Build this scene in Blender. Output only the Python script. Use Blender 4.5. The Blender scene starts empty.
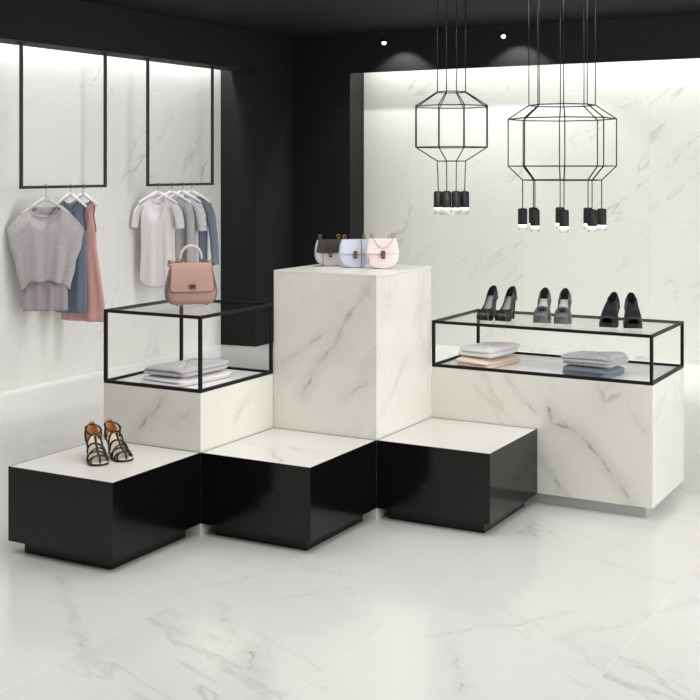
import bpy, bmesh, math, random
from mathutils import Vector, Matrix
random.seed(7)
C = bpy.context.scene.collection
S = bpy.context.scene
PI = math.pi

# ------------------------------------------------------------------ camera
YAW = 0.506
cam_d = bpy.data.cameras.new('camera')
cam = bpy.data.objects.new('camera', cam_d); C.objects.link(cam)
cam.location = (3.3763, -4.6512, 1.7215)
cam.rotation_euler = (PI/2, 0, YAW)
cam_d.sensor_width = 36.0
cam_d.lens = 1217.9/700*36
cam_d.shift_y = -(350-168.45)/700
cam_d.clip_start = 0.05
S.camera = cam

# ------------------------------------------------------------------ world + lights + exposure
w = bpy.data.worlds.new('world'); S.world = w; w.use_nodes = True
bg = w.node_tree.nodes['Background']
bg.inputs[0].default_value = (1.0, 0.995, 0.98, 1)
bg.inputs[1].default_value = 0.32

def area_light(name, loc, rot, sx, sy, power, col=(1, 1, 1), spread=PI):
    d = bpy.data.lights.new(name, 'AREA'); d.shape = 'RECTANGLE'
    d.size = sx; d.size_y = sy; d.energy = power; d.color = col; d.spread = spread
    o = bpy.data.objects.new(name, d); C.objects.link(o)
    o.location = loc; o.rotation_euler = rot
    return o
# daylight from the shop front on the right, and an added unseen overhead light for the floor and tops
area_light('shop_front_light', (7.2, 0.4, 1.9), (0, math.radians(84), 0), 3.0, 6.0, 305, (1, 0.995, 0.985))
area_light('added_overhead_light', (1.3, -0.6, 3.0), (0, 0, 0), 5.6, 5.0, 165, (1, 0.99, 0.97))
# added out-of-view fill lights, without fixtures, brightening the two marble walls
def aimed(name, loc, target, sx, sy, power, col=(1, 1, 1), spread=PI):
    r = (Vector(target)-Vector(loc)).to_track_quat('-Z', 'Y').to_euler()
    return area_light(name, loc, r, sx, sy, power, col, spread)
aimed('added_fill_back', (1.6, 2.9, 3.0), (1.6, 6.1, 1.0), 5.5, 0.5, 72, (1, 1, 0.98), math.radians(130))
aimed('added_fill_left', (-0.9, 2.9, 3.0), (-3.5, 2.9, 1.0), 0.5, 3.6, 38, (1, 1, 1), math.radians(130))
# cove lighting above the marble walls
area_light('cove_light_left', (-3.45, 2.6, 2.92), (0, 0, 0), 0.06, 5.2, 70)
area_light('cove_light_back', (1.4, 6.10, 2.98), (0, 0, 0), 7.6, 0.09, 120)
S.view_settings.view_transform = 'Standard'
S.view_settings.look = 'None'
S.view_settings.exposure = -0.07
S.view_settings.gamma = 1.0
S.view_settings.use_curve_mapping = False
S.cycles.use_denoising = True
S.cycles.sample_clamp_indirect = 4.0
S.cycles.caustics_reflective = False
S.cycles.max_bounces = 10
S.cycles.transparent_max_bounces = 16

# ------------------------------------------------------------------ materials
class NT:
    def __init__(s, name):
        s.m = bpy.data.materials.new(name); s.m.use_nodes = True
        s.t = s.m.node_tree; s.b = s.t.nodes['Principled BSDF']
    def n(s, kind, **kw):
        nd = s.t.nodes.new(kind)
        for k, v in kw.items(): setattr(nd, k, v)
        return nd
    def l(s, a, b): s.t.links.new(a, b)
    def put(s, sock, v):
        if hasattr(v, 'is_linked') or hasattr(v, 'links'): s.l(v, sock)
        else: sock.default_value = v
    def math(s, op, a, b=0.0, c=0.0, clamp=False):
        nd = s.n('ShaderNodeMath', operation=op, use_clamp=clamp)
        for i, v in enumerate((a, b, c)): s.put(nd.inputs[i], v)
        return nd.outputs[0]
    def vmath(s, op, a, b=(0, 0, 0), out=0):
        nd = s.n('ShaderNodeVectorMath', operation=op)
        s.put(nd.inputs[0], a); s.put(nd.inputs[1], b)
        return nd.outputs[out]
    def vscale(s, a, f):
        nd = s.n('ShaderNodeVectorMath', operation='SCALE')
        s.put(nd.inputs[0], a); s.put(nd.inputs[3], f)
        return nd.outputs[0]
    def noise(s, vec, scale, detail=4, rough=0.55, dist=0.0):
        nd = s.n('ShaderNodeTexNoise')
        s.put(nd.inputs['Vector'], vec); nd.inputs['Scale'].default_value = scale
        nd.inputs['Detail'].default_value = detail; nd.inputs['Roughness'].default_value = rough
        nd.inputs['Distortion'].default_value = dist
        return nd.outputs
    def ramp(s, fac, stops):
        nd = s.n('ShaderNodeValToRGB'); e = nd.color_ramp.elements
        while len(e) < len(stops): e.new(0.5)
        for i, (p, c) in enumerate(stops):
            e[i].position = p; e[i].color = c if len(c) == 4 else (*c, 1)
        s.put(nd.inputs[0], fac)
        return nd.outputs[0]
    def mix(s, fac, a, b):
        nd = s.n('ShaderNodeMix', data_type='RGBA')
        s.put(nd.inputs[0], fac)
        for i, v in ((6, a), (7, b)):
            if isinstance(v, tuple) and len(v) == 3: v = (*v, 1)
            s.put(nd.inputs[i], v)
        return nd.outputs[2]

def g(v):                                     # sRGB 0..255 -> linear
    if isinstance(v, (int, float)): v = (v, v, v)
    return tuple((c/255/12.92 if c/255 <= 0.04045 else ((c/255+0.055)/1.055)**2.4) for c in v)

def plain(name, col, rough=0.5, metal=0.0, spec=0.5, coat=0.0):
    t = NT(name); t.b.inputs['Base Color'].default_value = (*col, 1)
    t.b.inputs['Roughness'].default_value = rough; t.b.inputs['Metallic'].default_value = metal
    t.b.inputs['Specular IOR Level'].default_value = spec; t.b.inputs['Coat Weight'].default_value = coat
    # a trace of grain so no surface is perfectly flat
    tc = t.n('ShaderNodeTexCoord').outputs['Object']
    nz = t.noise(tc, 60, 3)[0]
    t.l(t.mix(0.06, (*col, 1), t.mix(nz, tuple(c*0.7 for c in col), tuple(min(1, c*1.25) for c in col))), t.b.inputs['Base Color'])
    return t.m

def fabric(name, col, heather=0.0, scale=260, stripes=None, rough=0.9, weave=0.25):
    t = NT(name); tc = t.n('ShaderNodeTexCoord').outputs['Object']
    c2 = tuple(min(1, c*(1+heather)) for c in col); c1 = tuple(c*(1-heather) for c in col)
    st = t.vmath('MULTIPLY', tc, (1.0, 1.0, 0.35))
    nz = t.noise(st, scale, 3, 0.6)[0]
    fac = t.ramp(nz, [(0.36, (0, 0, 0)), (0.64, (1, 1, 1))])
    out = t.mix(fac, c1, c2)
    if stripes:
        sx = t.n('ShaderNodeSeparateXYZ'); t.l(tc, sx.inputs[0])
        f = t.math('FRACT', t.math('MULTIPLY', sx.outputs[0], stripes[0]))
        out = t.mix(t.math('GREATER_THAN', f, 0.55), out, (*stripes[1], 1))
    t.l(out, t.b.inputs['Base Color'])
    t.b.inputs['Roughness'].default_value = rough; t.b.inputs['Specular IOR Level'].default_value = 0.15
    t.b.inputs['Sheen Weight'].default_value = 0.25
    bp = t.n('ShaderNodeBump'); bp.inputs['Strength'].default_value = weave; bp.inputs['Distance'].default_value = 0.002
    t.l(nz, bp.inputs['Height']); t.l(bp.outputs[0], t.b.inputs['Normal'])
    return t.m

def marble(name, base=(232, 231, 226), rot=(0, 0, 0), off=(0, 0, 0), scale=1.0, amount=1.0, rough=0.3, spec=0.4,
           streaks=(), joints=None, cloud=0.5, jcol=205, wamp=0.17):
    """off-white porcelain marble. streaks = [(a, b, width, strength)] big veins given as segments in object space."""
    t = NT(name); tc = t.n('ShaderNodeTexCoord').outputs['Object']
    P = tc
    sep = t.n('ShaderNodeSeparateXYZ'); t.l(tc, sep.inputs[0])
    jm = None
    if joints:
        shift = None
        for ax, start, step, wd in joints:
            q = t.math('DIVIDE', t.math('SUBTRACT', sep.outputs[ax], start), step)
            cell = t.math('FLOOR', q)
            d = t.math('ABSOLUTE', t.math('SUBTRACT', t.math('FRACT', t.math('ADD', q, 0.5)), 0.5))
            m = t.math('LESS_THAN', d, wd/step)
            jm = m if jm is None else t.math('MAXIMUM', jm, m)
            sh = t.math('MULTIPLY', cell, 3.37+ax*2.1)
            shift = sh if shift is None else t.math('ADD', shift, sh)
        cv = t.n('ShaderNodeCombineXYZ')
        t.l(shift, cv.inputs[0]); t.l(t.math('MULTIPLY', shift, 0.7), cv.inputs[1]); t.l(t.math('MULTIPLY', shift, 1.3), cv.inputs[2])
        P = t.vmath('ADD', tc, cv.outputs[0])
    mp = t.n('ShaderNodeMapping', vector_type='TEXTURE'); t.l(P, mp.inputs[0])
    mp.inputs['Location'].default_value = off; mp.inputs['Rotation'].default_value = rot
    mp.inputs['Scale'].default_value = (1/(0.5*scale), 1/(1.8*scale), 1/(1.8*scale))
    mv = mp.outputs[0]
    warp = t.vscale(t.vmath('SUBTRACT', t.noise(mv, 1.6, 4, 0.6)[1], (0.5, 0.5, 0.5)), 0.55)
    wv = t.vmath('ADD', mv, warp)
    def vein(scale_, width, mscale, m0, m1, detail=5):
        n1 = t.noise(wv, scale_, detail, 0.55)[0]
        d = t.math('ABSOLUTE', t.math('SUBTRACT', n1, 0.5))
        line = t.math('SUBTRACT', 1.0, t.math('DIVIDE', d, width), clamp=True)
        line = t.math('POWER', line, 1.6)
        mk = t.noise(mv, mscale, 2, 0.5)[0]
        mk = t.ramp(mk, [(m0, (0, 0, 0)), (m1, (1, 1, 1))])
        return t.math('MULTIPLY', line, mk)
    v1 = vein(0.85, 0.016, 1.1, 0.50, 0.66)
    v2 = vein(2.3, 0.013, 1.7, 0.52, 0.70)
    cl = t.noise(mv, 1.0, 5, 0.6)[0]
    clf = t.math('MULTIPLY', t.ramp(cl, [(0.42, (0, 0, 0)), (0.75, (1, 1, 1))]), cloud)
    b = g(base)
    col = t.mix(clf, b, tuple(x*0.86 for x in b))
    vt = t.math('MULTIPLY', t.math('ADD', t.math('MULTIPLY', v1, 0.75), t.math('MULTIPLY', v2, 0.4)), amount, clamp=True)
    if streaks:
        w1 = t.vscale(t.vmath('SUBTRACT', t.noise(tc, 4.5, 5, 0.62)[1], (0.5, 0.5, 0.5)), wamp)
        w2 = t.vscale(t.vmath('SUBTRACT', t.noise(tc, 22, 4, 0.6)[1], (0.5, 0.5, 0.5)), 0.03)
        sp = t.vmath('ADD', tc, t.vmath('ADD', w1, w2))
        brk = t.ramp(t.noise(tc, 13, 4, 0.6)[0], [(0.38, (0.3, 0.3, 0.3)), (0.60, (1, 1, 1))])
        tot = None
        for a, bb, wd, st in streaks:
            ba = Vector(bb)-Vector(a)
            pa = t.vmath('SUBTRACT', sp, a)
            h = t.math('DIVIDE', t.vmath('DOT_PRODUCT', pa, tuple(ba), out=1), ba.dot(ba), clamp=True)
            dv = t.vmath('SUBTRACT', pa, t.vscale(tuple(ba), h))
            d = t.vmath('LENGTH', dv, out=1)
            taper = t.math('ADD', 0.35, t.math('MULTIPLY', t.math('MULTIPLY', h, t.math('SUBTRACT', 1.0, h)), 2.6))
            core = t.math('POWER', t.math('SUBTRACT', 1.0, t.math('DIVIDE', d, t.math('MULTIPLY', taper, wd)), clamp=True), 1.5)
            halo = t.math('MULTIPLY', t.math('SUBTRACT', 1.0, t.math('DIVIDE', d, wd*5), clamp=True), 0.28)
            s_ = t.math('MULTIPLY', t.math('ADD', t.math('MULTIPLY', core, brk), halo), st)
            tot = s_ if tot is None else t.math('MAXIMUM', tot, s_)
        vt = t.math('MAXIMUM', vt, t.math('MULTIPLY', tot, 1.25, clamp=True))
    vc = t.mix(t.noise(tc, 3.0, 2)[0], g((128, 124, 112)), g((132, 133, 134)))
    col = t.mix(vt, col, vc)
    if jm is not None:
        col = t.mix(t.math('MULTIPLY', jm, 0.5), col, g((jcol, jcol, jcol-4)))
    t.l(col, t.b.inputs['Base Color'])
    t.b.inputs['Roughness'].default_value = rough
    t.b.inputs['Specular IOR Level'].default_value = spec
    return t.m

M = {}
M['black_matte'] = plain('matt_black_paint', g(20), 0.75, spec=0.25)
M['black_ceiling'] = plain('ceiling_black', g(18), 0.8, spec=0.2)
M['black_gloss'] = plain('black_lacquer', g(9), 0.13, spec=0.36)
M['black_metal'] = plain('black_metal', g(9), 0.5, spec=0.3)
M['rail_metal'] = plain('dark_rail_metal', g(34), 0.45, metal=0.2)
M['steel'] = plain('brushed_plinth_metal', g((190, 190, 190)), 0.35, metal=0.25)
M['bronze'] = plain('dark_bronze', g((18, 17, 14)), 0.55)
M['gold'] = plain('gold', g((132, 112, 62)), 0.3, metal=0.9)
M['old_gold'] = plain('antique_gold', g((104, 82, 38)), 0.32, metal=0.85)
M['silver'] = plain('silver_metal', g((150, 148, 142)), 0.3, metal=0.8)
M['hanger'] = plain('hanger_white', g((236, 236, 236)), 0.4)
M['hanger_grey'] = plain('hanger_grey', g((200, 200, 200)), 0.4)

def emission(name, strength, col=(1, 1, 1)):
    t = NT(name)
    t.b.inputs['Base Color'].default_value = (0.9, 0.9, 0.9, 1)
    t.b.inputs['Emission Color'].default_value = (*col, 1)
    t.b.inputs['Emission Strength'].default_value = strength
    return t.m
M['bulb'] = emission('lit_bulb', 3.0, (1, 0.98, 0.94))
M['lens'] = emission('lit_lens', 40.0)

def pane(name, tint=0.97, refl=1.0):
    t = NT(name); tr = t.n('ShaderNodeBsdfTransparent'); gl = t.n('ShaderNodeBsdfGlossy')
    tr.inputs[0].default_value = (tint, tint, tint, 1); gl.inputs['Roughness'].default_value = 0.0
    fr = t.n('ShaderNodeFresnel'); fr.inputs[0].default_value = 1.45
    mx = t.n('ShaderNodeMixShader')
    t.l(t.math('MULTIPLY', fr.outputs[0], refl, clamp=True), mx.inputs[0]); t.l(tr.outputs[0], mx.inputs[1]); t.l(gl.outputs[0], mx.inputs[2])
    t.l(mx.outputs[0], t.t.nodes['Material Output'].inputs[0])
    return t.m
M['glass'] = pane('clear_glass', 0.97, 0.22)
M['tube_glass'] = pane('tube_glass', 0.985, 0.25)

# ------------------------------------------------------------------ mesh helpers
def obj(name, bm, mat, parent=None, smooth=False, loc=None):
    me = bpy.data.meshes.new(name); bmesh.ops.recalc_face_normals(bm, faces=bm.faces)
    bm.to_mesh(me); bm.free()
    if smooth:
        for p in me.polygons: p.use_smooth = True
    me.materials.append(mat)
    o = bpy.data.objects.new(name, me); C.objects.link(o)
    if parent: o.parent = parent
    if loc: o.location = loc
    return o
def auto_smooth(o, ang=40):
    me = o.data
    for p in me.polygons: p.use_smooth = True
    me.set_sharp_from_angle(angle=math.radians(ang))
    return o
def thing(name, label, cat, loc=(0, 0, 0), rz=0.0, group=None):
    o = bpy.data.objects.new(name, None); C.objects.link(o)
    o.location = loc; o.rotation_euler = (0, 0, rz); o.empty_display_size = 0.05
    o['label'] = label; o['category'] = cat
    if group: o['group'] = group
    return o
def tag(o, label, cat, group=None):
    o['label'] = label; o['category'] = cat
    if group: o['group'] = group
    return o
def struct(o): o['kind'] = 'structure'; return o
def copy_thing(root, loc, rz, label, name=None):
    r = root.copy(); C.objects.link(r); r.location = loc; r.rotation_euler = (0, 0, rz); r['label'] = label
    for ch in list(root.children):
        c = ch.copy(); C.objects.link(c); c.parent = r
        for gch in ch.children:
            d = gch.copy(); C.objects.link(d); d.parent = c
    return r

def box(bm, x0, x1, y0, y1, z0, z1, bev=0.0):
    r = bmesh.ops.create_cube(bm, size=1.0)
    vs = r['verts']
    for v in vs:
        v.co = ((x0+x1)/2+v.co.x*(x1-x0), (y0+y1)/2+v.co.y*(y1-y0), (z0+z1)/2+v.co.z*(z1-z0))
    if bev:
        es = list({e for v in vs for e in v.link_edges})
        bmesh.ops.bevel(bm, geom=es, offset=bev, segments=2, affect='EDGES', profile=0.5)
    return bm
def prism(bm, poly, z0, z1):
    a = [bm.verts.new((x, y, z0)) for x, y in poly]; b = [bm.verts.new((x, y, z1)) for x, y in poly]
    n = len(poly)
    bm.faces.new(a[::-1]); bm.faces.new(b)
    for i in range(n): bm.faces.new((a[i], a[(i+1) % n], b[(i+1) % n], b[i]))
    return bm
def tube(bm, pts, r, seg=8, closed=False, cap=True, flat=1.0):
    pts = [Vector(p) for p in pts]; n = len(pts); rings = []
    rr = r if isinstance(r, (list, tuple)) else [r]*n
    up = None
    for i, p in enumerate(pts):
        if closed: d = pts[(i+1) % n]-pts[i-1]
        else: d = pts[min(i+1, n-1)]-pts[max(i-1, 0)]
        if d.length < 1e-9: d = Vector((0, 0, 1))
        d.normalize()
        if up is None:
            up = Vector((0, 0, 1)) if abs(d.z) < 0.9 else Vector((1, 0, 0))
        a = d.cross(up)
        if a.length < 1e-4: a = d.cross(Vector((0, 1, 0)))
        a.normalize(); b = a.cross(d).normalized(); up = b
        rings.append([bm.verts.new(p+a*rr[i]*math.cos(2*PI*k/seg)+b*rr[i]*flat*math.sin(2*PI*k/seg)) for k in range(seg)])
    m = n if closed else n-1
    for i in range(m):
        A, B = rings[i], rings[(i+1) % n]
        for k in range(seg): bm.faces.new((A[k], A[(k+1) % seg], B[(k+1) % seg], B[k]))
    if cap and not closed:
        bm.faces.new(rings[0][::-1]); bm.faces.new(rings[-1])
    return bm
def loft(bm, rings, cap=True):
    R = [[bm.verts.new(p) for p in r] for r in rings]
    n = len(R[0])
    for i in range(len(R)-1):
        for k in range(n): bm.faces.new((R[i][k], R[i][(k+1) % n], R[i+1][(k+1) % n], R[i+1][k]))
    if cap:
        bm.faces.new(R[0][::-1]); bm.faces.new(R[-1])
    return bm
def lathe(bm, prof, seg=20, cx=0, cy=0):
    return loft(bm, [[(cx+r*math.cos(2*PI*k/seg), cy+r*math.sin(2*PI*k/seg), z) for k in range(seg)] for r, z in prof])
def grid(bm, rows):
    R = [[bm.verts.new(p) for p in r] for r in rows]
    for i in range(len(R)-1):
        for k in range(len(R[0])-1): bm.faces.new((R[i][k], R[i][k+1], R[i+1][k+1], R[i+1][k]))
    return bm
def solid(bm, th):
    bmesh.ops.remove_doubles(bm, verts=bm.verts, dist=1e-5)
    bmesh.ops.recalc_face_normals(bm, faces=bm.faces)
    bmesh.ops.solidify(bm, geom=list(bm.faces), thickness=th)
    return bm
def sst(a, b, x):
    u = max(0, min(1, (x-a)/(b-a))); return u*u*(3-2*u)
def lerp(a, b, u): return a+(b-a)*u
def interp(tab, x):
    if x <= tab[0][0]: return tab[0][1]
    for (a, va), (b, vb) in zip(tab, tab[1:]):
        if x <= b:
            u = (x-a)/(b-a); u = u*u*(3-2*u); return lerp(va, vb, u)
    return tab[-1][1]
nb = bmesh.new

# ------------------------------------------------------------------ the room
ZC = 3.04
floor_m = marble('floor_marble', (226, 226, 222), rot=(0, 0, math.radians(-25)), off=(3.1, 1.7, 0), scale=0.8, amount=0.42, rough=0.16, spec=0.45,
                 joints=[(0, 0.43, 0.845, 0.0028)], jcol=240, cloud=0.4, wamp=0.22,
                 streaks=[((-0.17, -0.76, 0), (0.07, -0.98, 0), 0.008, 0.50), ((0.07, -0.98, 0), (0.30, -1.19, 0), 0.009, 0.60), ((0.30, -1.19, 0), (0.50, -1.32, 0), 0.008, 0.45), ((0.59, -0.70, 0), (0.84, -0.93, 0), 0.009, 0.50), ((0.84, -0.93, 0), (1.21, -1.31, 0), 0.010, 0.50), ((1.45, -0.60, 0), (1.65, -0.36, 0), 0.006, 0.45), ((1.65, -0.36, 0), (1.84, -0.11, 0), 0.006, 0.50), ((1.56, -0.63, 0), (1.77, -0.96, 0), 0.008, 0.40), ((0.37, -0.66, 0), (0.54, -0.31, 0), 0.006, 0.35), ((0.66, -0.64, 0), (0.95, -0.28, 0), 0.005, 0.40), ((1.89, -0.39, 0), (2.24, 0.28, 0), 0.008, 0.35), ((1.74, 0.56, 0), (2.18, 0.37, 0), 0.005, 0.30), ((0.49, -1.17, 0), (0.48, -1.33, 0), 0.006, 0.30)])
struct(obj('floor', box(nb(), -3.6, 7.0, -7.0, 6.25, -0.1, 0.0), floor_m))
wl = marble('left_wall_marble', (226, 226, 223), rot=(0, math.radians(-50), PI/2), off=(0.4, 0.1, 2.0), scale=1.0, amount=0.6, rough=0.2, spec=0.35,
            joints=[(1, 2.42, 1.2, 0.002), (2, 2.42, 1.2, 0.002)], cloud=0.35)
struct(obj('wall_left', box(nb(), -3.6, -3.50, -7.0, 6.25, 0, ZC), wl))
wb = marble('back_wall_marble', (226, 226, 219), rot=(0, math.radians(-42), 0), off=(1.3, 0.6, 0.4), scale=0.9, amount=0.75, rough=0.3, spec=0.3,
            joints=[(0, -2.29+0.33, 1.2, 0.002), (2, 2.44, 1.2, 0.002)], cloud=0.35)
struct(obj('wall_back', box(nb(), -3.50, 7.0, 6.17, 6.25, 0, ZC), wb))
struct(obj('ceiling', box(nb(), -3.6, 7.0, -7.0, 6.25, ZC, ZC+0.1), M['black_ceiling']))
bm = nb()
prism(bm, [(-3.50, 5.15), (-3.12, 5.19), (-3.12, 5.879), (-2.459, 5.879), (-2.459, 6.17), (-3.50, 6.17)], 0.0, ZC)
struct(obj('wall_corner', bm, M['black_matte']))
struct(obj('trim_1', box(nb(), -3.39, -3.12, -7.0, 5.185, 2.668, ZC), M['black_matte']))
struct(obj('trim_2', box(nb(), -2.459, 7.0, 5.879, 5.93, 2.665, ZC), M['black_matte']))

# ------------------------------------------------------------------ display furniture
W2, D2 = 0.5978, 0.6306
XL, YL = -0.587, -0.628

def low_block(x0, y0, label, mt):
    t = thing('display_plinth', label, 'plinth', (x0+W2/2, y0+D2/2, 0), 0, 'low black display plinths')
    a, b = W2/2-0.0003, D2/2-0.0003
    bm = nb(); box(bm, -a, a, -b, b, 0.058, 0.384)
    for q in (-1, 1):
        box(bm, q*(a-0.002)-0.002, q*(a-0.002)+0.002, -b, b, 0.384, 0.390)
        box(bm, -a+0.004, a-0.004, q*(b-0.002)-0.002, q*(b-0.002)+0.002, 0.384, 0.390)
    obj('body', bm, M['black_gloss'], t)
    bm = nb(); box(bm, -a+0.004, a-0.004, -b+0.004, b-0.004, 0.3842, 0.3895); obj('marble_top', bm, mt, t)
    i = 0.05
    bm = nb(); box(bm, -a+i, a-i, -b+i, b-i, 0.0, 0.058); obj('recessed_base', bm, M['black_gloss'], t)
    return t
mt1 = marble('plinth_top_marble', (228, 227, 221), rot=(0, 0, 0.5), off=(5, 2, 1), scale=1.3, amount=0.5, rough=0.28)
mt2 = marble('plinth_top_marble_b', (228, 227, 221), rot=(0, 0, -0.4), off=(2, 7, 1), scale=1.3, amount=0.5, rough=0.28)
low_block(-W2, -D2, 'low black plinth with white marble top carrying the strappy sandals', mt1)
low_block(0.0, 0.0, 'empty low black plinth between the two others, before the tallest marble column', mt2)
low_block(W2, D2, 'empty low black plinth in front of the long marble counter, right of the other two', mt1)

def marble_case(t, x0, x1, y0, y1, zb, zt, mat, bar=0.0075, plinth=None, steel=None):
    """marble body, black bar frame with glass top; local coordinates"""
    z0 = 0.0
    if plinth:
        i = 0.045; bm = nb(); box(bm, x0+i, x1-i, y0+i, y1-i, 0, plinth); obj('recessed_base', bm, steel, t); z0 = plinth
    bm = nb(); box(bm, x0, x1, y0, y1, z0, zb-0.001, 0.0015); obj('marble_body', bm, mat, t)
    r = bar
    bm = nb(); box(bm, x0+2*r, x1-2*r, y0+2*r, y1-2*r, zb-0.001, zb+0.003); obj('shelf_panel', bm, M['shelf'], t)
    def bars(z):
        bm = nb()
        for ya in (y0+r, y1-r): box(bm, x0, x1, ya-r, ya+r, z-r, z+r, 0.001)
        for xa in (x0+r, x1-r): box(bm, xa-r, xa+r, y0+2*r, y1-2*r, z-r, z+r, 0.001)
        return bm
    obj('bottom_frame', bars(zb+r), M['black_metal'], t)
    obj('top_frame', bars(zt-r), M['black_metal'], t)
    for xa in (x0+r, x1-r):
        for ya in (y0+r, y1-r):
            bm = nb(); box(bm, xa-r, xa+r, ya-r, ya+r, zb+2*r, zt-2*r); obj('post', bm, M['black_metal'], t)
    bm = nb(); box(bm, x0+2*r, x1-2*r, y0+2*r, y1-2*r, zt-0.009, zt-0.001); obj('glass_top', bm, M['glass'], t)

M['shelf'] = marble('shelf_marble', (243, 243, 240), off=(4, 1, 2), amount=0.35, rough=0.3, cloud=0.2)
ZV0, ZV1, ZN0, ZN1 = 0.668, 1.029, 0.662, 0.908
mv = marble('vitrine_marble', (226, 225, 217), rot=(0, -0.8, 0.3), off=(1.2, 4.4, 3.1), scale=0.9, amount=0.35, rough=0.28,
            wamp=0.07,
            streaks=[((-0.086, -0.3153, 0.437), (-0.013, -0.3153, 0.536), 0.014, 0.5), ((-0.013, -0.3153, 0.536), (0.077, -0.3153, 0.626), 0.014, 0.5), ((0.118, -0.3153, 0.501), (0.265, -0.3153, 0.587), 0.012, 0.25), ((0.298, -0.033, 0.497), (0.298, 0.099, 0.588), 0.009, 0.4)])
t = thing('display_vitrine', 'square glass-topped black frame case on a marble pedestal, under the rose handbag', 'display case', (-0.2985, D2/2, 0))
marble_case(t, -0.2885, 0.2965, -D2/2+0.001, D2/2-0.001, ZV0, ZV1, mv)

mc = marble('counter_marble', (227, 226, 218), rot=(0, 0.75, 0.2), off=(3.3, 2.2, 5.0), scale=0.8, amount=0.35, rough=0.28,
            wamp=0.07,
            streaks=[((0.058, -0.3115, 0.512), (0.085, -0.3115, 0.423), 0.013, 0.62), ((0.085, -0.3115, 0.423), (0.185, -0.3115, 0.393), 0.013, 0.62), ((0.185, -0.3115, 0.393), (0.33, -0.3115, 0.278), 0.013, 0.62), ((0.33, -0.3115, 0.278), (0.422, -0.3115, 0.17), 0.013, 0.62), ((0.422, -0.3115, 0.17), (0.497, -0.3115, 0.066), 0.013, 0.62), ((0.015, -0.3115, 0.257), (0.164, -0.3115, 0.067), 0.007, 0.5), ((0.31, -0.3115, 0.655), (0.351, -0.3115, 0.549), 0.022, 0.32), ((0.351, -0.3115, 0.549), (0.442, -0.3115, 0.598), 0.022, 0.32), ((0.32, -0.3115, 0.606), (0.442, -0.3115, 0.647), 0.02, 0.25), ((-0.17, -0.3115, 0.635), (-0.082, -0.3115, 0.54), 0.008, 0.42), ((-0.082, -0.3115, 0.54), (0.005, -0.3115, 0.486), 0.008, 0.42), ((0.457, -0.3115, 0.554), (0.571, -0.3115, 0.394), 0.012, 0.2), ((0.1, -0.3115, 0.46), (0.26, -0.3115, 0.33), 0.009, 0.4), ((0.594, -0.268, 0.487), (0.594, -0.019, 0.62), 0.01, 0.35)])
t = thing('display_counter', 'long marble counter with a low glass-topped black frame, carrying six high-heeled shoes', 'display counter', (1.194, 1.5735, 0))
marble_case(t, -0.594, 0.594, -0.3115, 0.3115, ZN0, ZN1, mc, plinth=0.061, steel=M['steel'])

mt = marble('column_marble', (228, 227, 220), rot=(0, -0.8, 0.2), off=(0.2, 3.7, 1.9), scale=0.8, amount=0.35, rough=0.28,
            wamp=0.07,
            streaks=[((-0.128, -0.3153, 0.578), (-0.036, -0.3153, 0.734), 0.013, 0.55), ((-0.036, -0.3153, 0.734), (0.059, -0.3153, 0.835), 0.013, 0.55), ((0.059, -0.3153, 0.835), (0.105, -0.3153, 0.928), 0.028, 0.42), ((0.105, -0.3153, 0.928), (0.201, -0.3153, 1.055), 0.028, 0.42), ((0.201, -0.3153, 1.055), (0.291, -0.3153, 1.194), 0.05, 0.28), ((-0.265, -0.3153, 0.72), (-0.139, -0.3153, 0.8), 0.011, 0.34), ((-0.139, -0.3153, 0.8), (0.076, -0.3153, 0.946), 0.011, 0.34), ((0.111, -0.3153, 0.59), (0.291, -0.3153, 0.699), 0.01, 0.32), ((0.06, -0.3153, 1.1), (0.12, -0.3153, 0.98), 0.02, 0.25), ((0.299, -0.293, 0.485), (0.299, 0.01, 0.728), 0.007, 0.35), ((0.299, 0.224, 1.132), (0.299, 0.163, 0.937), 0.016, 0.26), ((0.299, 0.163, 0.937), (0.299, 0.224, 0.762), 0.012, 0.2), ((0.299, -0.235, 0.97), (0.299, -0.104, 1.133), 0.01, 0.25)])
t = thing('display_column', 'tall square marble column carrying three small shoulder bags', 'pedestal', (W2/2, D2+D2/2, 0))
a, b = W2/2-0.001, D2/2-0.001
bm = nb(); box(bm, -a, a, -b, b, 0, 1.1875, 0.001); obj('marble_body', bm, mt, t)
bm = nb(); box(bm, -a, a, -b, b, 1.188, 1.2, 0.0015); obj('top_slab', bm, mt1, t)

# ------------------------------------------------------------------ clothes rails and hangers
XR, ZR = -3.24, 1.578
def rail(y0, y1, label):
    t = thing('clothes_rail', label, 'clothes rail', (XR, (y0+y1)/2, ZR), 0, 'ceiling-hung clothes rails')
    h = (y1-y0)/2; r = 0.011
    bm = nb(); box(bm, -r, r, -h-r, h+r, -r, r, 0.002); obj('bar', bm, M['rail_metal'], t)
    for s in (-1, 1):
        bm = nb(); box(bm, -r, r, s*h-r, s*h+r, r, 2.660-ZR, 0.002); obj('post', bm, M['rail_metal'], t)
        bm = nb(); lathe(bm, [(0.038, 2.660-ZR), (0.04, 2.663-ZR), (0.04, 2.668-ZR)], 20, 0, s*h); obj('ceiling_flange', bm, M['black_metal'], t)
    return t
rail(2.176, 3.135, 'black ceiling-hung rail holding the grey sweater and sleeveless dresses')
rail(3.690, 4.645, 'black ceiling-hung rail next to the black corner, holding four tops')

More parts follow.
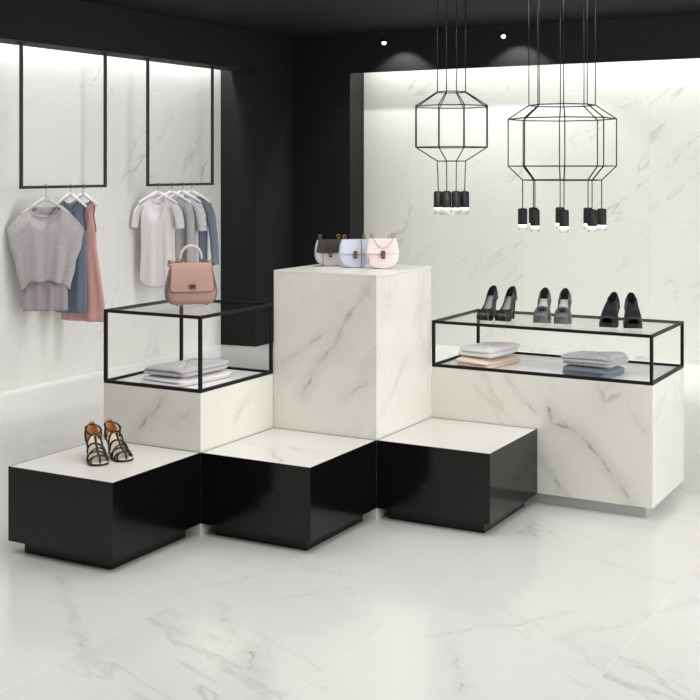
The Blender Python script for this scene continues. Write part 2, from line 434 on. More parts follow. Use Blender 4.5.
HG = 'clothes hangers'
def hanger(loc, rz, label, mat, half=0.19, drop=0.085):
    t = thing('clothes_hanger', label, 'hanger', loc, rz, HG)     # origin at the apex of the body
    bm = nb()
    pts = [(-half, 0, -drop-0.012), (-half*0.93, 0, -drop), (-half*0.5, 0, -drop*0.50), (-0.03, 0, -0.012), (0, 0, 0), (0.03, 0, -0.012), (half*0.5, 0, -drop*0.50), (half*0.93, 0, -drop), (half, 0, -drop-0.012)]
    tube(bm, pts, [0.006, 0.008, 0.010, 0.013, 0.013, 0.013, 0.010, 0.008, 0.006], 10, flat=1.3)
    auto_smooth(obj('hanger_body', bm, mat, t), 60)
    bm = nb()
    top = ZR-loc[2]
    R = 0.019
    hk = [(0, 0, 0.008), (0, 0, max(0.012, top-R))]
    # hook passes over the bar (bar runs along world y, so the hook lies across it)
    ca, sa = math.cos(-rz), math.sin(-rz)
    for k in range(11):
        an = -PI/2+math.pi*1.25*k/10
        q = R*math.cos(an)*0.98, R*math.sin(an)
        hx, hz = R*1.06*math.cos(an+PI/2*0), R*1.06*math.sin(an)
        hk.append((hx*ca, hx*sa, top+hz))
    tube(bm, hk, 0.0022, 6)
    obj('hook', bm, M['silver'], t, True)
    return t

def garment_bm(Wsh, wtab, L, neck, drop_f, drop_b, sh_drop, depth=0.05, fold=0.012, nf=3.0, ph=0.0, hem=None, th=0.0025, ns=45, ntt=30):
    """body of a hanging garment: two panels joined at sides and shoulders. z=0 at the side of the neck."""
    bm = nb()
    for side in (-1, 1):
        rows = []
        for j in range(ntt+1):
            tt = j/ntt; row = []
            for i in range(ns+1):
                s = -1+2*i/ns
                xs = s*Wsh
                ax = abs(xs)
                if ax < neck:
                    u = ax/neck
                    top = -(drop_f if side < 0 else drop_b)*math.sqrt(max(0, 1-u**2.4))
                    nk = 1-u**4
                else:
                    u = (ax-neck)/max(1e-6, Wsh-neck)
                    top = -sh_drop*u**1.1; nk = 0
                bot = -L+(hem(s, side) if hem else 0)
                w = interp(wtab, tt)
                x = s*w
                z = lerp(top, bot, tt)
                pr_ = math.sqrt(max(0.0, 1-s*s))
                gg = sst(0, 0.22, tt)
                y = side*depth*pr_*max(gg, 0.35*nk)
                fa = fold*sst(0.05, 0.9, tt)*(1-s**8)
                y += fa*(math.sin(nf*PI*s+ph)+0.45*math.sin(nf*1.9*PI*s+ph*2.3+tt*1.3))
                x += 0.3*fa*math.cos(nf*PI*s+ph+1)
                row.append((x, y, z))
            rows.append(row)
        grid(bm, rows)
    return bm
def sleeve(bm, pts, rr, flat=0.6, seg=14, rip=0.0, open_end=True):
    pts = [Vector(p) for p in pts]
    # resample
    P, R = [], []
    N = 16
    for i in range(N+1):
        u = i/N*(len(pts)-1); k = min(int(u), len(pts)-2); f = u-k
        P.append(pts[k].lerp(pts[k+1], f)); R.append(lerp(rr[k], rr[k+1], f)*(1+rip*math.sin(i*2.1)))
    tube(bm, P, R, seg, cap=False, flat=flat)

def finish_garment(name, bm, mat, parent, th=0.0025):
    solid(bm, th)
    o = obj(name, bm, mat, parent, True)
    return o

F = {}
F['heather'] = fabric('grey_heather_knit', g((168, 165, 166)), 0.16, 190)
F['mauve'] = fabric('mauve_grey_jersey', g((156, 147, 153)), 0.05, 300)
F['slate'] = fabric('slate_blue_cloth', g((104, 114, 128)), 0.10, 240)
F['rose'] = fabric('dusty_pink_cloth', g((200, 156, 150)), 0.05, 260)
F['navy_trim'] = fabric('dark_trim', g((58, 62, 74)), 0.05)
F['red_trim'] = fabric('raspberry_trim', g((170, 84, 100)), 0.05)
F['pale'] = fabric('pale_pinkish_white_jersey', g((206, 201, 203)), 0.03, 280)
F['grey'] = fabric('mid_grey_jersey', g((166, 166, 167)), 0.08, 260)
F['stripe'] = fabric('grey_striped_cotton', g((206, 206, 207)), 0.04, 260, stripes=(95, g((178, 178, 181))))
F['steel'] = fabric('blue_grey_knit', g((112, 120, 136)), 0.10, 220)
F['white'] = fabric('white_cloth', g((226, 224, 223)), 0.03)
F['peach'] = fabric('peach_cloth', g((236, 217, 204)), 0.04)
F['lightgrey'] = fabric('light_grey_cloth', g((186, 183, 187)), 0.06)
F['marl'] = fabric('grey_marl_wool', g((178, 177, 181)), 0.16, 150, weave=0.6)
F['denim'] = fabric('blue_grey_cotton', g((122, 129, 142)), 0.06)

GZ = -0.062      # apex of a hanger below the bar
def hang(y, rz, hl, gname, gl, gcat, hm=None, half=0.19, dz=GZ, hdrop=0.085):
    hanger((XR, y, ZR+dz), rz, hl, hm or M['hanger'], half, hdrop)
    return thing(gname, gl, gcat, (XR, y, ZR+dz-0.006), rz)

# --- left rail
# grey batwing sweater with a longer under-layer
t = hang(2.44, math.radians(38), 'pale grey hanger in the heather grey batwing sweater', 'batwing_sweater',
         'heather grey batwing sweater over a longer mauve layer, nearest on its rail', 'sweater', M['hanger_grey'], 0.17, -0.09, 0.10)
bm = garment_bm(0.29, [(0, 0.29), (0.25, 0.272), (0.6, 0.225), (1, 0.185)], 0.585, 0.118, 0.085, 0.02, 0.18, 0.075, 0.022, 2.9, 0.8,
                hem=lambda s, sd: -0.075*abs(s)**3+0.006*math.sin(9*s))
for v in bm.verts: v.co.z -= 0.042
finish_garment('knit_body', bm, F['heather'], t)
bm = garment_bm(0.165, [(0, 0.15), (0.3, 0.158), (1, 0.168)], 0.80, 0.085, 0.06, 0.02, 0.10, 0.040, 0.010, 3.6, 2.0)
for v in bm.verts: v.co.z -= 0.058
finish_garment('under_layer', bm, F['mauve'], t)['label'] = 'longer mauve-grey layer below the hem'
bm = nb()
tube(bm, [(0.119*math.cos(PI+PI*k/16), -0.026-0.012*math.sin(PI*k/16), -0.046-0.090*math.sin(PI*k/16)**0.8) for k in range(17)], 0.004, 6)
obj('neckband', bm, F['heather'], t, True)

def sleeveless(y, rz, hl, gname, gl, Wsh, wt, L, mat, trim, ph, dz=GZ):
    t = hang(y, rz, hl, gname, gl, 'dress', None, 0.155, dz, 0.085)
    bm = garment_bm(Wsh, wt, L, 0.075, 0.085, 0.03, 0.05, 0.045, 0.010, 2.2, ph)
    for v in bm.verts: v.co.z -= 0.035
    finish_garment('cloth', bm, mat, t)
    for s in (-1, 1):
        bm = nb()
        tube(bm, [(s*(interp(wt, k/40.0*1.0)+0.001), 0, -0.035-0.05-(L-0.05)*k/40.0) for k in range(0, 10)], 0.0055, 6)
        obj('armhole_trim', bm, trim, t, True)
    return t
sleeveless(2.72, math.radians(2), 'white hanger in the slate blue dress', 'sleeveless_dress', 'slate blue sleeveless dress between the batwing sweater and the pink dress',
           0.145, [(0, 0.145), (0.08, 0.132), (0.22, 0.150), (1, 0.158)], 0.895, F['slate'], F['navy_trim'], 0.4)
sleeveless(2.865, math.radians(4), 'white hanger in the dusty pink dress', 'sleeveless_dress', 'dusty pink sleeveless A-line dress hanging behind the slate blue one',
           0.115, [(0, 0.115), (0.08, 0.105), (0.22, 0.125), (1, 0.220)], 0.975, F['rose'], F['red_trim'], 1.7)

# --- right rail
# pale short-sleeved tee
t = hang(3.83, math.radians(8), 'white hanger in the pale T-shirt', 't_shirt', 'pale pinkish-white short-sleeved T-shirt, nearest on the rail by the black corner', 'shirt')
bm = garment_bm(0.19, [(0, 0.19), (0.12, 0.172), (0.5, 0.166), (1, 0.178)], 0.79, 0.075, 0.075, 0.02, 0.075, 0.05, 0.013, 2.4, 0.3,
                hem=lambda s, sd: 0.05*abs(s)**2.5)
for s in (-1, 1): sleeve(bm, [(s*0.160, 0, -0.075), (s*0.195, 0, -0.13), (s*0.215, 0, -0.21), (s*0.222, -0.005, -0.275)], [0.05, 0.062, 0.060, 0.058], 0.5, rip=0.04)
for v in bm.verts: v.co.z -= 0.033
finish_garment('cloth', bm, F['pale'], t)
# grey long-sleeved top
t = hang(4.03, math.radians(6), 'white hanger in the mid-grey long-sleeved top', 'long_sleeved_shirt', 'mid-grey long-sleeved top just behind the pale T-shirt', 'shirt')
bm = garment_bm(0.185, [(0, 0.185), (0.12, 0.165), (1, 0.170)], 0.70, 0.07, 0.08, 0.02, 0.08, 0.05, 0.014, 2.8, 1.4)
for s in (-1, 1): sleeve(bm, [(s*0.155, 0, -0.08), (s*0.19, -0.01, -0.17), (s*0.2, -0.02, -0.34), (s*0.195, -0.03, -0.58)], [0.05, 0.052, 0.044, 0.036], 0.7, rip=0.07)
for v in bm.verts: v.co.z -= 0.033
finish_garment('cloth', bm, F['grey'], t)
# striped, rolled sleeves
t = hang(4.18, math.radians(6), 'white hanger in the striped top', 'striped_top', 'light grey striped top with rolled elbow sleeves between the grey and blue-grey tops', 'shirt')
bm = garment_bm(0.185, [(0, 0.185), (0.12, 0.163), (1, 0.172)], 0.68, 0.07, 0.09, 0.02, 0.08, 0.048, 0.012, 2.5, 2.4)
for s in (-1, 1): sleeve(bm, [(s*0.155, 0, -0.08), (s*0.195, -0.01, -0.16), (s*0.215, -0.015, -0.30)], [0.05, 0.056, 0.050], 0.7, rip=0.05)
for v in bm.verts: v.co.z -= 0.033
finish_garment('cloth', bm, F['stripe'], t)
for s in (-1, 1):
    bm = nb(); tube(bm, [(s*0.212, -0.014, -0.300), (s*0.217, -0.015, -0.345)], [0.054, 0.056], 14, cap=False, flat=0.7); solid(bm, 0.006)
    obj('rolled_cuff', bm, F['stripe'], t, True)
# blue-grey sweater
t = hang(4.32, math.radians(6), 'white hanger in the blue-grey sweater', 'long_sleeved_sweater', 'blue-grey long-sleeved sweater hanging nearest the black corner', 'sweater')
bm = garment_bm(0.19, [(0, 0.19), (0.12, 0.168), (1, 0.165)], 0.62, 0.07, 0.08, 0.02, 0.075, 0.05, 0.012, 2.2, 0.9)
for s in (-1, 1): sleeve(bm, [(s*0.16, 0, -0.075), (s*0.2, 0, -0.17), (s*0.235, -0.005, -0.38), (s*0.255 if s > 0 else s*0.235, -0.01, -0.62)], [0.052, 0.054, 0.050, 0.044], 0.65, rip=0.05)
for v in bm.verts: v.co.z -= 0.033
finish_garment('cloth', bm, F['steel'], t)

# ------------------------------------------------------------------ pendant lights
def pendant(label, loc, psi, levels, n, th0, r_top, r_mid, r_bot, r_lamp, lampR):
    """levels: z of top ring, upper ring, lower ring, bottom ring, socket top, socket bottom, glass bottom"""
    t = thing('pendant_light', label, 'pendant light', (loc[0], loc[1], 0), YAW-psi, 'wire-frame pendant lights')
    z1, z2, z3, z4, zs, zl, zg = levels
    A = [math.radians(q) for q in th0] if isinstance(th0, (list, tuple)) else [math.radians(th0)+2*PI*k/n for k in range(n)]
    wr = 0.0042
    for r, z in ((r_top, z1), (r_mid, z2), (r_mid, z3), (r_bot, z4)):
        bm = nb()
        for k in range(n):
            tube(bm, [(r*math.cos(A[k]), r*math.sin(A[k]), z), (r*math.cos(A[(k+1) % n]), r*math.sin(A[(k+1) % n]), z)], wr, 6)
        obj('ring', bm, M['black_metal'], t, True)
    bm = nb(); lathe(bm, [(r_top*1.25, ZC-0.03), (r_top*1.28, ZC-0.025), (r_top*1.28, ZC)], 32); auto_smooth(obj('ceiling_canopy', bm, M['black_metal'], t))
    for a in A:
        c, s = math.cos(a), math.sin(a)
        bm = nb(); tube(bm, [(r_top*c, r_top*s, ZC-0.03), (r_top*c, r_top*s, z1)], 0.0036, 6); obj('suspension_wire', bm, M['black_metal'], t, True)
        bm = nb()
        for p, q in zip([(r_top, z1), (r_mid, z2), (r_mid, z3)], [(r_mid, z2), (r_mid, z3), (r_bot, z4)]):
            tube(bm, [(p[0]*c, p[0]*s, p[1]), (q[0]*c, q[0]*s, q[1])], wr, 6)
        tube(bm, [(r_bot*c, r_bot*s, z4), (r_lamp*c, r_lamp*s, zs)], 0.0036, 6)
        obj('frame_wire', bm, M['black_metal'], t, True)
        bm = nb(); R = lampR
        lathe(bm, [(R*0.25, zs+0.002), (R*0.8, zs), (R, zs-0.008), (R, zl+0.008), (R*0.97, zl)], 20, r_lamp*c, r_lamp*s)
        so = auto_smooth(obj('lamp_socket', bm, M['bronze'], t), 50)
        bm = nb(); lathe(bm, [(R*0.88, zl+0.001), (R*0.88, zl-0.012), (R*0.6, zl-0.018)], 16, r_lamp*c, r_lamp*s)
        obj('bulb', bm, M['bulb'], so, True)
        bm = nb()
        seg = 20
        rings = [[(r_lamp*c+R*0.93*math.cos(2*PI*k/seg), r_lamp*s+R*0.93*math.sin(2*PI*k/seg), z) for k in range(seg)] for z in (zl, zg)]
        loft(bm, rings, cap=False); solid(bm, 0.002)
        obj('glass_tube', bm, M['tube_glass'], so, True)
    return t
pendant('wide black wire-frame pendant lamp cluster, the right one of two', (0.717, 3.021), 0.1725, (2.136, 2.046, 1.737, 1.6455, 1.458, 1.352, 1.315), 8, 2.8, 0.2155, 0.351, 0.256, 0.256, 0.031)
pendant('narrow black wire-frame pendant lamp cluster, the left one of two', (-0.33, 3.584), 0.083, (2.286, 2.179, 1.878, 1.776, 1.552, 1.434, 1.383), 8, (22.5, 71, 109, 157.5, 202.5, 251, 289, 337.5), 0.112, 0.283, 0.112, 0.105, 0.0335)

# ------------------------------------------------------------------ ceiling spotlights
def spot(loc, label):
    t = thing('ceiling_spotlight', label, 'spotlight', loc, 0, 'ceiling spotlights')
    aim = Vector((0.30, 0.30, -0.62)).normalized()
    zt = ZC-loc[2]
    bm = nb(); lathe(bm, [(0.03, zt-0.012), (0.032, zt-0.01), (0.032, zt)], 20); obj('ceiling_mount', bm, M['black_metal'], t)
    bm = nb(); tube(bm, [(0, 0, zt-0.012), (0, 0, 0.03)], 0.007, 8); obj('stem', bm, M['black_metal'], t)
    look = Vector((0.42, -0.72, -0.5)).normalized()
    q = look.to_track_quat('Z', 'Y').to_matrix()
    bm = nb(); lathe(bm, [(0.010, -0.045), (0.020, -0.04), (0.022, -0.01), (0.022, 0.030), (0.018, 0.031), (0.017, 0.018)], 20)
    bmesh.ops.transform(bm, matrix=q.to_4x4(), verts=bm.verts); auto_smooth(obj('lamp_housing', bm, M['black_metal'], t), 50)
    bm = nb(); lathe(bm, [(0.0165, 0.0185), (0.013, 0.021), (0.006, 0.0225)], 18)
    bmesh.ops.transform(bm, matrix=q.to_4x4(), verts=bm.verts); obj('lens', bm, M['lens'], t, True)
    return t
def scallop(loc):
    d = bpy.data.lights.new('wall_washer_light', 'SPOT'); d.energy = 38; d.spot_size = math.radians(98); d.spot_blend = 0.35; d.shadow_soft_size = 0.02
    o = bpy.data.objects.new('wall_washer_light', d); C.objects.link(o); o.location = loc
    o.rotation_euler = Vector((0.0, 0.25, -1)).to_track_quat('-Z', 'Y').to_euler()
for px, lb in ((-1.832, 'small lit ceiling spotlight above the marble column, left of two'), (-0.65, 'small lit ceiling spotlight right of the narrow pendant lamp')):
    spot((px, 5.4, 2.897), lb)
    scallop((px-0.03, 5.62, 2.985))

# ------------------------------------------------------------------ folded clothes
def folded(name, label, loc, rz, sx, sy, h, mat, layers=2, seed=0, wob=0.006, group=None):
    rnd = random.Random(seed)
    ph = [rnd.uniform(0, 6.28) for _ in range(6)]; offs = [(rnd.uniform(-.006, .006), rnd.uniform(-.007, .007)) for _ in range(layers)]
    bm = nb(); N = 56; rows = []
    K = 6*layers
    for j in range(K+1):
        u = j/K; z = u*h
        lu = (u*layers) % 1.0 if j < K else 1.0
        bulge = math.sin(PI*min(max(lu, 0.0), 1.0))**0.5 if j not in (0, K) else 0.0
        ring = []
        for k in range(N):
            a = 2*PI*k/N; c, s = math.cos(a), math.sin(a); e = 0.22; li = int(min(u*layers, layers-1e-6)); ox, oy = offs[li]
            px = math.copysign(abs(c)**e, c)*sx/2; py = math.copysign(abs(s)**e, s)*sy/2
            ins = 0.011*(1-bulge)+wob*(0.5+0.5*math.sin(3*a+ph[0]+2*int(min(u*layers, layers-1))))
            f = 1-ins/(0.5*min(sx, sy))
            # right-hand end opens: layers fan a little, left end is the tight fold
            zz = z+0.35*wob*math.sin(2*a+ph[1])*u+0.25*wob*math.sin(5*a+ph[2])*u
            ring.append((px*f+ox, py*f+oy, zz*(1+0.10*math.sin(2.3*px/sx+ph[4])-0.10*py/sy)))
        rows.append(ring)
    top = rows[-1]
    for f, dz in ((0.93, 0.004), (0.8, 0.0055), (0.55, 0.007), (0.25, 0.0075), (0.05, 0.0075)):
        rows.append([(p[0]*f, p[1]*f, p[2]+dz+wob*0.5*math.sin(9*p[0]/sx+ph[3]+4*p[1]/sy)*(1-f)) for p in top])
    loft(bm, rows)
    o = obj(name, bm, mat, None, True, loc); o.rotation_euler = (0, 0, rz)
    return tag(o, label, 'folded clothes', group)
FG = 'folded garments in the display cases'
z0 = ZN0+0.0035
folded('folded_shirt', 'peach folded top under a white one in the marble counter case', (0.838, 1.475, z0), math.radians(-8), 0.225, 0.36, 0.037, F['peach'], 2, 1, group=FG)
folded('folded_shirt', 'white folded top lying on the peach one', (0.843, 1.475, z0+0.056), math.radians(-9), 0.215, 0.34, 0.046, F['white'], 2, 2, group=FG)
folded('folded_sweater', 'blue-grey folded sweater under a grey marl one', (1.442, 1.425, z0), math.radians(-9), 0.262, 0.245, 0.043, F['denim'], 2, 3, group=FG)
folded('folded_sweater', 'grey marl folded sweater lying on the blue-grey one', (1.445, 1.425, z0+0.057), math.radians(-6), 0.285, 0.26, 0.045, F['marl'], 3, 4, 0.010, group=FG)
folded('folded_shirt', 'white folded top at the bottom of the pile under the rose handbag case', (-0.262, 0.245, ZV0+0.0035), math.radians(-6), 0.27, 0.42, 0.033, F['white'], 2, 5, group=FG)
folded('folded_sweater', 'light grey folded sweater on top of the pile under the rose handbag case', (-0.262, 0.245, ZV0+0.049), math.radians(-3), 0.265, 0.40, 0.033, F['lightgrey'], 2, 6, 0.008, group=FG)

# ------------------------------------------------------------------ handbags
def se_ring(hw, hd, z, e=0.45, N=40, cy=0.0):
    r = []
    for k in range(N):
        a = 2*PI*k/N; c, s = math.cos(a), math.sin(a)
        r.append((math.copysign(abs(c)**e, c)*hw, cy+math.copysign(abs(s)**e, s)*hd, z))
    return r
def leather(name, col, rough=0.42):
    t = NT(name); tc = t.n('ShaderNodeTexCoord').outputs['Object']
    nz = t.noise(tc, 420, 3)[0]
    t.l(t.mix(t.noise(tc, 9, 3)[0], tuple(c*0.95 for c in col), tuple(min(1, c*1.05) for c in col)), t.b.inputs['Base Color'])
    t.b.inputs['Roughness'].default_value = rough; t.b.inputs['Specular IOR Level'].default_value = 0.4
    bp = t.n('ShaderNodeBump'); bp.inputs['Strength'].default_value = 0.15; bp.inputs['Distance'].default_value = 0.001
    t.l(nz, bp.inputs['Height']); t.l(bp.outputs[0], t.b.inputs['Normal'])
    return t.m
L_ = {}
L_['rose'] = leather('rose_leather', g((174, 138, 126)))
L_['rose_dark'] = leather('rose_leather_edge', g((120, 78, 70)))
L_['taupe'] = leather('grey_taupe_gusset', g((120, 110, 106)))
L_['rose_pale'] = leather('pale_handle_leather', g((202, 188, 182)))
L_['charcoal'] = leather('charcoal_leather', g((52, 48, 50)))
L_['lilac'] = leather('lilac_grey_leather', g((206, 200, 206)))
L_['blue'] = leather('pale_blue_leather', g((204, 212, 228)))
L_['pink'] = leather('pale_pink_leather', g((234, 218, 218)))

t = thing('handbag', 'rose leather handbag with top handle and gold clasp, on the glass-topped case', 'handbag', (-0.325, 0.362, ZV1+0.007), math.radians(46))
bm = nb()
t.scale = (1, 1, 0.95)
prof = [(0.0, 0.100, 0.040), (0.006, 0.112, 0.050), (0.03, 0.127, 0.056), (0.07, 0.131, 0.055), (0.12, 0.124, 0.046), (0.17, 0.113, 0.034), (0.205, 0.105, 0.022), (0.212, 0.100, 0.018)]
loft(bm, [se_ring(hw, hd, z) for z, hw, hd in prof]); auto_smooth(obj('body', bm, L_['rose'], t), 60)
def bag_front(z):
    for (a, _, da), (b, _, db) in zip(prof, prof[1:]):
        if z <= b: return lerp(da, db, (z-a)/(b-a))
    return prof[-1][2]
def bag_hw(z):
    for (a, wa, _), (b, wb_, _) in zip(prof, prof[1:]):
        if z <= b: return lerp(wa, wb_, (z-a)/(b-a))
    return prof[-1][1]
# flap over the front
def flap_rows(zlow, off, grow=0.0):
    rows = []
    path = [(0.02, 0.218), (0.005, 0.222), (-0.012, 0.219)] + [(-bag_front(z)-off, z) for z in (0.205, 0.185, 0.16, 0.13, 0.10, 0.085, zlow)]
    for y, z in path:
        hw = (0.108 if z > 0.2 else lerp(0.118, 0.108, (z-zlow)/(0.2-zlow)))-0.004+grow
        row = []
        for i in range(25):
            s = -1+2*i/24
            cr = 0.022*(1 if z < 0.09 else 0)
            zz = z
            if z == zlow: zz = z+0.016*max(0, (abs(s)-0.84)/0.16)**2
            row.append((s*hw, y+0.004*s*s, zz))
        rows.append(row)
    return rows
bm = grid(nb(), flap_rows(0.068, 0.006)); solid(bm, 0.006); auto_smooth(obj('flap', bm, L_['rose'], t), 50)
bm = nb()
fr = flap_rows(0.068, 0.007); edge = [r[0] for r in fr[3:]] + fr[-1][1:-1] + [r[-1] for r in fr[3:]][::-1]
tube(bm, edge, 0.0022, 6); obj('flap_piping', bm, L_['rose_dark'], t, True)
for s in (-1, 1):
    bm = nb()
    rows = []
    for z in (0.004, 0.03, 0.07, 0.11, 0.15, 0.185):
        hw, hd = bag_hw(z)+0.0015, bag_front(z)*0.80
        rows.append([(s*(hw-0.006*abs(q)**3), q*hd, z) for q in (-1, -0.6, -0.2, 0.2, 0.6, 1)])
    grid(bm, rows); solid(bm, 0.004); obj('gusset', bm, L_['taupe'], t, True)
    bm = nb(); box(bm, s*0.094-0.010, s*0.094+0.010, -0.012, 0.012, 0.214, 0.232, 0.003); obj('top_bar', bm, L_['rose'], t)
    bm = nb(); tube(bm, [(s*0.104, 0, 0.224), (s*0.116, 0, 0.224)], 0.010, 12); o = obj('bar_end_cap', bm, M['gold'], t, True)
    bm = nb(); tube(bm, [(s*0.112, -0.01, 0.222), (s*0.117, -0.014, 0.212), (s*0.116, -0.014, 0.200)], 0.004, 8); obj('side_ring', bm, M['gold'], t, True)
    bm = nb(); tube(bm, [(s*0.058+0.011*math.cos(a*PI/6), 0.0, 0.232+0.011*math.sin(a*PI/6)) for a in range(12)], 0.0030, 6, closed=True); obj('handle_ring', bm, M['gold'], t, True)
    bm = nb(); tube(bm, [(s*0.058, 0, 0.222), (s*0.082, 0, 0.224), (s*0.09, 0, 0.224)], 0.005, 8); obj('handle_mount', bm, M['gold'], t, True)
    for q in (-1, 1):
        bm = nb(); lathe(bm, [(0.004, -0.007), (0.007, -0.004), (0.007, 0.001)], 10, s*0.075, q*0.03); obj('foot_stud', bm, M['gold'], t, True)
bm = nb(); tube(bm, [(-0.055*math.cos(PI*k/20), 0.0, 0.236+0.072*math.sin(PI*k/20)**0.9) for k in range(21)], [0.0065+0.002*math.sin(PI*k/20) for k in range(21)], 10)
obj('handle', bm, L_['rose_pale'], t, True)
zc_ = 0.098; yc_ = -bag_front(zc_)-0.013
bm = nb(); box(bm, -0.0165, 0.0165, yc_-0.004, yc_+0.006, zc_-0.012, zc_+0.012, 0.002); cl = obj('clasp', bm, M['gold'], t)
bm = nb(); box(bm, -0.012, 0.012, yc_-0.006, yc_-0.003, zc_-0.008, zc_+0.008, 0.001); obj('clasp_plate', bm, M['old_gold'], cl)

def saddle_bag(label, loc, rz, body, flapm, chain, sz=1.0, metal='gold'):
    t = thing('shoulder_bag', label, 'shoulder bag', loc, rz, 'small shoulder bags on the marble column')
    # outline of the front: flat top, round bottom
    N = 36; out = []
    W, H = 0.083*sz, 0.150*sz
    for k in range(N+1):
        a = PI*k/N               # left top -> around the bottom -> right top
        e = 0.75
        x = -W*math.copysign(abs(math.cos(a))**e, math.cos(a)); z = -math.sin(a)**e
        out.append((x*1.0, 0.085*sz+z*0.085*sz))
    sides = [(-0.070*sz, H), (-0.078*sz, 0.125*sz)] ; sr = [(0.078*sz, 0.125*sz), (0.070*sz, H)]
    poly = sides+out+sr
    hd = 0.030*sz
    bm = nb(); cx, cz = 0.0, 0.08*sz
    rings = []
    for y, f in ((-hd, 0.93), (-hd*0.93, 0.975), (-hd*0.7, 1.0), (hd*0.7, 1.0), (hd*0.93, 0.975), (hd, 0.93)):
        tp = lambda z: 1.0-0.35*sst(0.09*sz, H, z)      # thinner at the top
        rings.append([(cx+(x-cx)*f, y*tp(z), max(0.0, cz+(z-cz)*f)) for x, z in poly])
    loft(bm, rings); auto_smooth(obj('body', bm, body, t), 50)
    # flap
    rows = []
    zl = 0.078*sz
    for y, z in ((0.022*sz, H+0.001), (0.0, H+0.005), (-0.020*sz, H+0.002), (-0.0235*sz, 0.135*sz), (-0.0305*sz, 0.105*sz), (-0.0335*sz, zl)):
        hw = lerp(0.084, 0.069, (z-zl)/(H-zl))*sz
        rows.append([(s*hw, y-0.0015+0.003*abs(s)**6, z+(0.006*abs(s)**8 if z == zl else 0)) for s in [-1+2*i/18 for i in range(19)]])
    bm = grid(nb(), rows); solid(bm, 0.004); auto_smooth(obj('flap', bm, flapm, t), 50)
    yl = -0.038*sz
    bm = nb(); box(bm, -0.010*sz, 0.010*sz, yl-0.004, yl+0.004, 0.052*sz, 0.092*sz, 0.002); lk = obj('turn_lock', bm, M['old_gold'], t)
    bm = nb(); tube(bm, [(0, yl-0.004, 0.078*sz), (0, yl-0.010, 0.078*sz)], 0.0065*sz, 12); obj('lock_knob', bm, M['gold'], lk, True)
    bm = nb(); box(bm, -0.0085*sz, 0.0085*sz, yl-0.0055, yl-0.003, 0.062*sz, 0.069*sz); obj('lock_band', bm, M['silver'], lk)
    for s in (-1, 1):
        bm = nb(); tube(bm, [(s*0.056*sz, 0, H+0.002), (s*0.056*sz, 0, H+0.008), (s*0.055*sz, 0, H+0.011)], [0.0045, 0.006, 0.004], 8)
        rg = H+0.018
        tube(bm, [(s*0.055*sz+0.0075*math.cos(q*PI/6), 0.002*s, rg+0.0105*math.sin(q*PI/6)) for q in range(12)], 0.0032, 6, closed=True)
        obj('strap_stud', bm, M[metal], t, True)
    bm = nb()
    def links(pts, r=0.0017):
        pts = [Vector(p) for p in pts]
        tube(bm, [p+Vector((0.0006*(-1)**i, 0, 0)) for i, p in enumerate(pts)], [r*(1.25 if i % 2 else 0.8) for i in range(len(pts))], 6)
    e0 = -0.052*sz; e1 = 0.052*sz
    if chain == 'swag':
        links([(lerp(e0, e1, k/30), -0.0375*sz-0.004*math.sin(PI*k/30), H+0.008-0.052*sz*math.sin(PI*k/30)**0.8) for k in range(31)])
        links([(e0-0.004, -0.004, H+0.02), (e0-0.016, -0.012, 0.12*sz), (e0-0.028, -0.034*sz, 0.075*sz), (e0-0.02, -0.040*sz, 0.03*sz)])
    elif chain == 'straight':
        links([(0.034*sz, lerp(-0.025, -0.040, min(1, k/10))*sz, lerp(H+0.004, 0.004, k/26)) for k in range(27)])
    else:
        links([(e0+0.006, lerp(-0.025, -0.040, min(1, k/10))*sz, lerp(H+0.004, 0.004, k/26)) for k in range(27)])
        links([(e0+0.006-0.05*k/12, -0.042-0.006*math.sin(k*0.6), 0.0025) for k in range(13)])
    obj('chain_strap', bm, M[metal], t, True)
    return t
saddle_bag('small lilac-grey shoulder bag with a charcoal flap, leftmost on the marble column', (0.118, 1.000, 1.2005), math.radians(42), L_['lilac'], L_['charcoal'], 'down', 0.92)
saddle_bag('small pale blue shoulder bag between the charcoal-flap and pink ones', (0.288, 0.968, 1.2005), math.radians(40), L_['blue'], L_['blue'], 'straight', 0.96)
saddle_bag('small pale pink shoulder bag, rightmost on the marble column', (0.445, 0.985, 1.2005), math.radians(36), L_['pink'], L_['pink'], 'swag', 1.02, 'silver')

# ------------------------------------------------------------------ shoes (toe towards -y)
def snake(name, c1, c2, sc=160, rough=0.3):
    t = NT(name); tc = t.n('ShaderNodeTexCoord').outputs['Object']
    v = t.n('ShaderNodeTexVoronoi'); v.inputs['Scale'].default_value = sc; t.l(tc, v.inputs['Vector'])
    n = t.noise(tc, 38, 3)[0]
    f = t.math('ADD', t.math('MULTIPLY', v.outputs['Distance'], 0.5), t.math('MULTIPLY', t.ramp(n, [(0.40, (0, 0, 0)), (0.60, (1, 1, 1))]), 0.7), clamp=True)
    t.l(t.mix(f, c1, c2), t.b.inputs['Base Color']); t.b.inputs['Roughness'].default_value = rough
    return t.m
K = {}
K['lining'] = plain('dark_lining', g(22), 0.6)
K['patent'] = plain('black_patent', g(26), 0.15, spec=0.6)
K['suede'] = fabric('black_suede', g(28), 0.1, 300)
K['suede_b'] = plain('black_sole', g(22), 0.5)
K['snake'] = snake('grey_snake_leather', g(12), g(62), 200)
K['pewter'] = snake('pewter_snake_leather', g(40), g(112), 170, 0.3)
K['insole'] = plain('light_grey_insole', g((165, 156, 152)), 0.5)
K['pale_insole'] = plain('whitish_insole', g((222, 219, 214)), 0.5)
K['cream'] = plain('cream_insole', g((236, 222, 200)), 0.5)
K['tan'] = leather('tan_lining', g((196, 134, 80)))
K['strap'] = plain('black_strap_leather', g(9), 0.35)

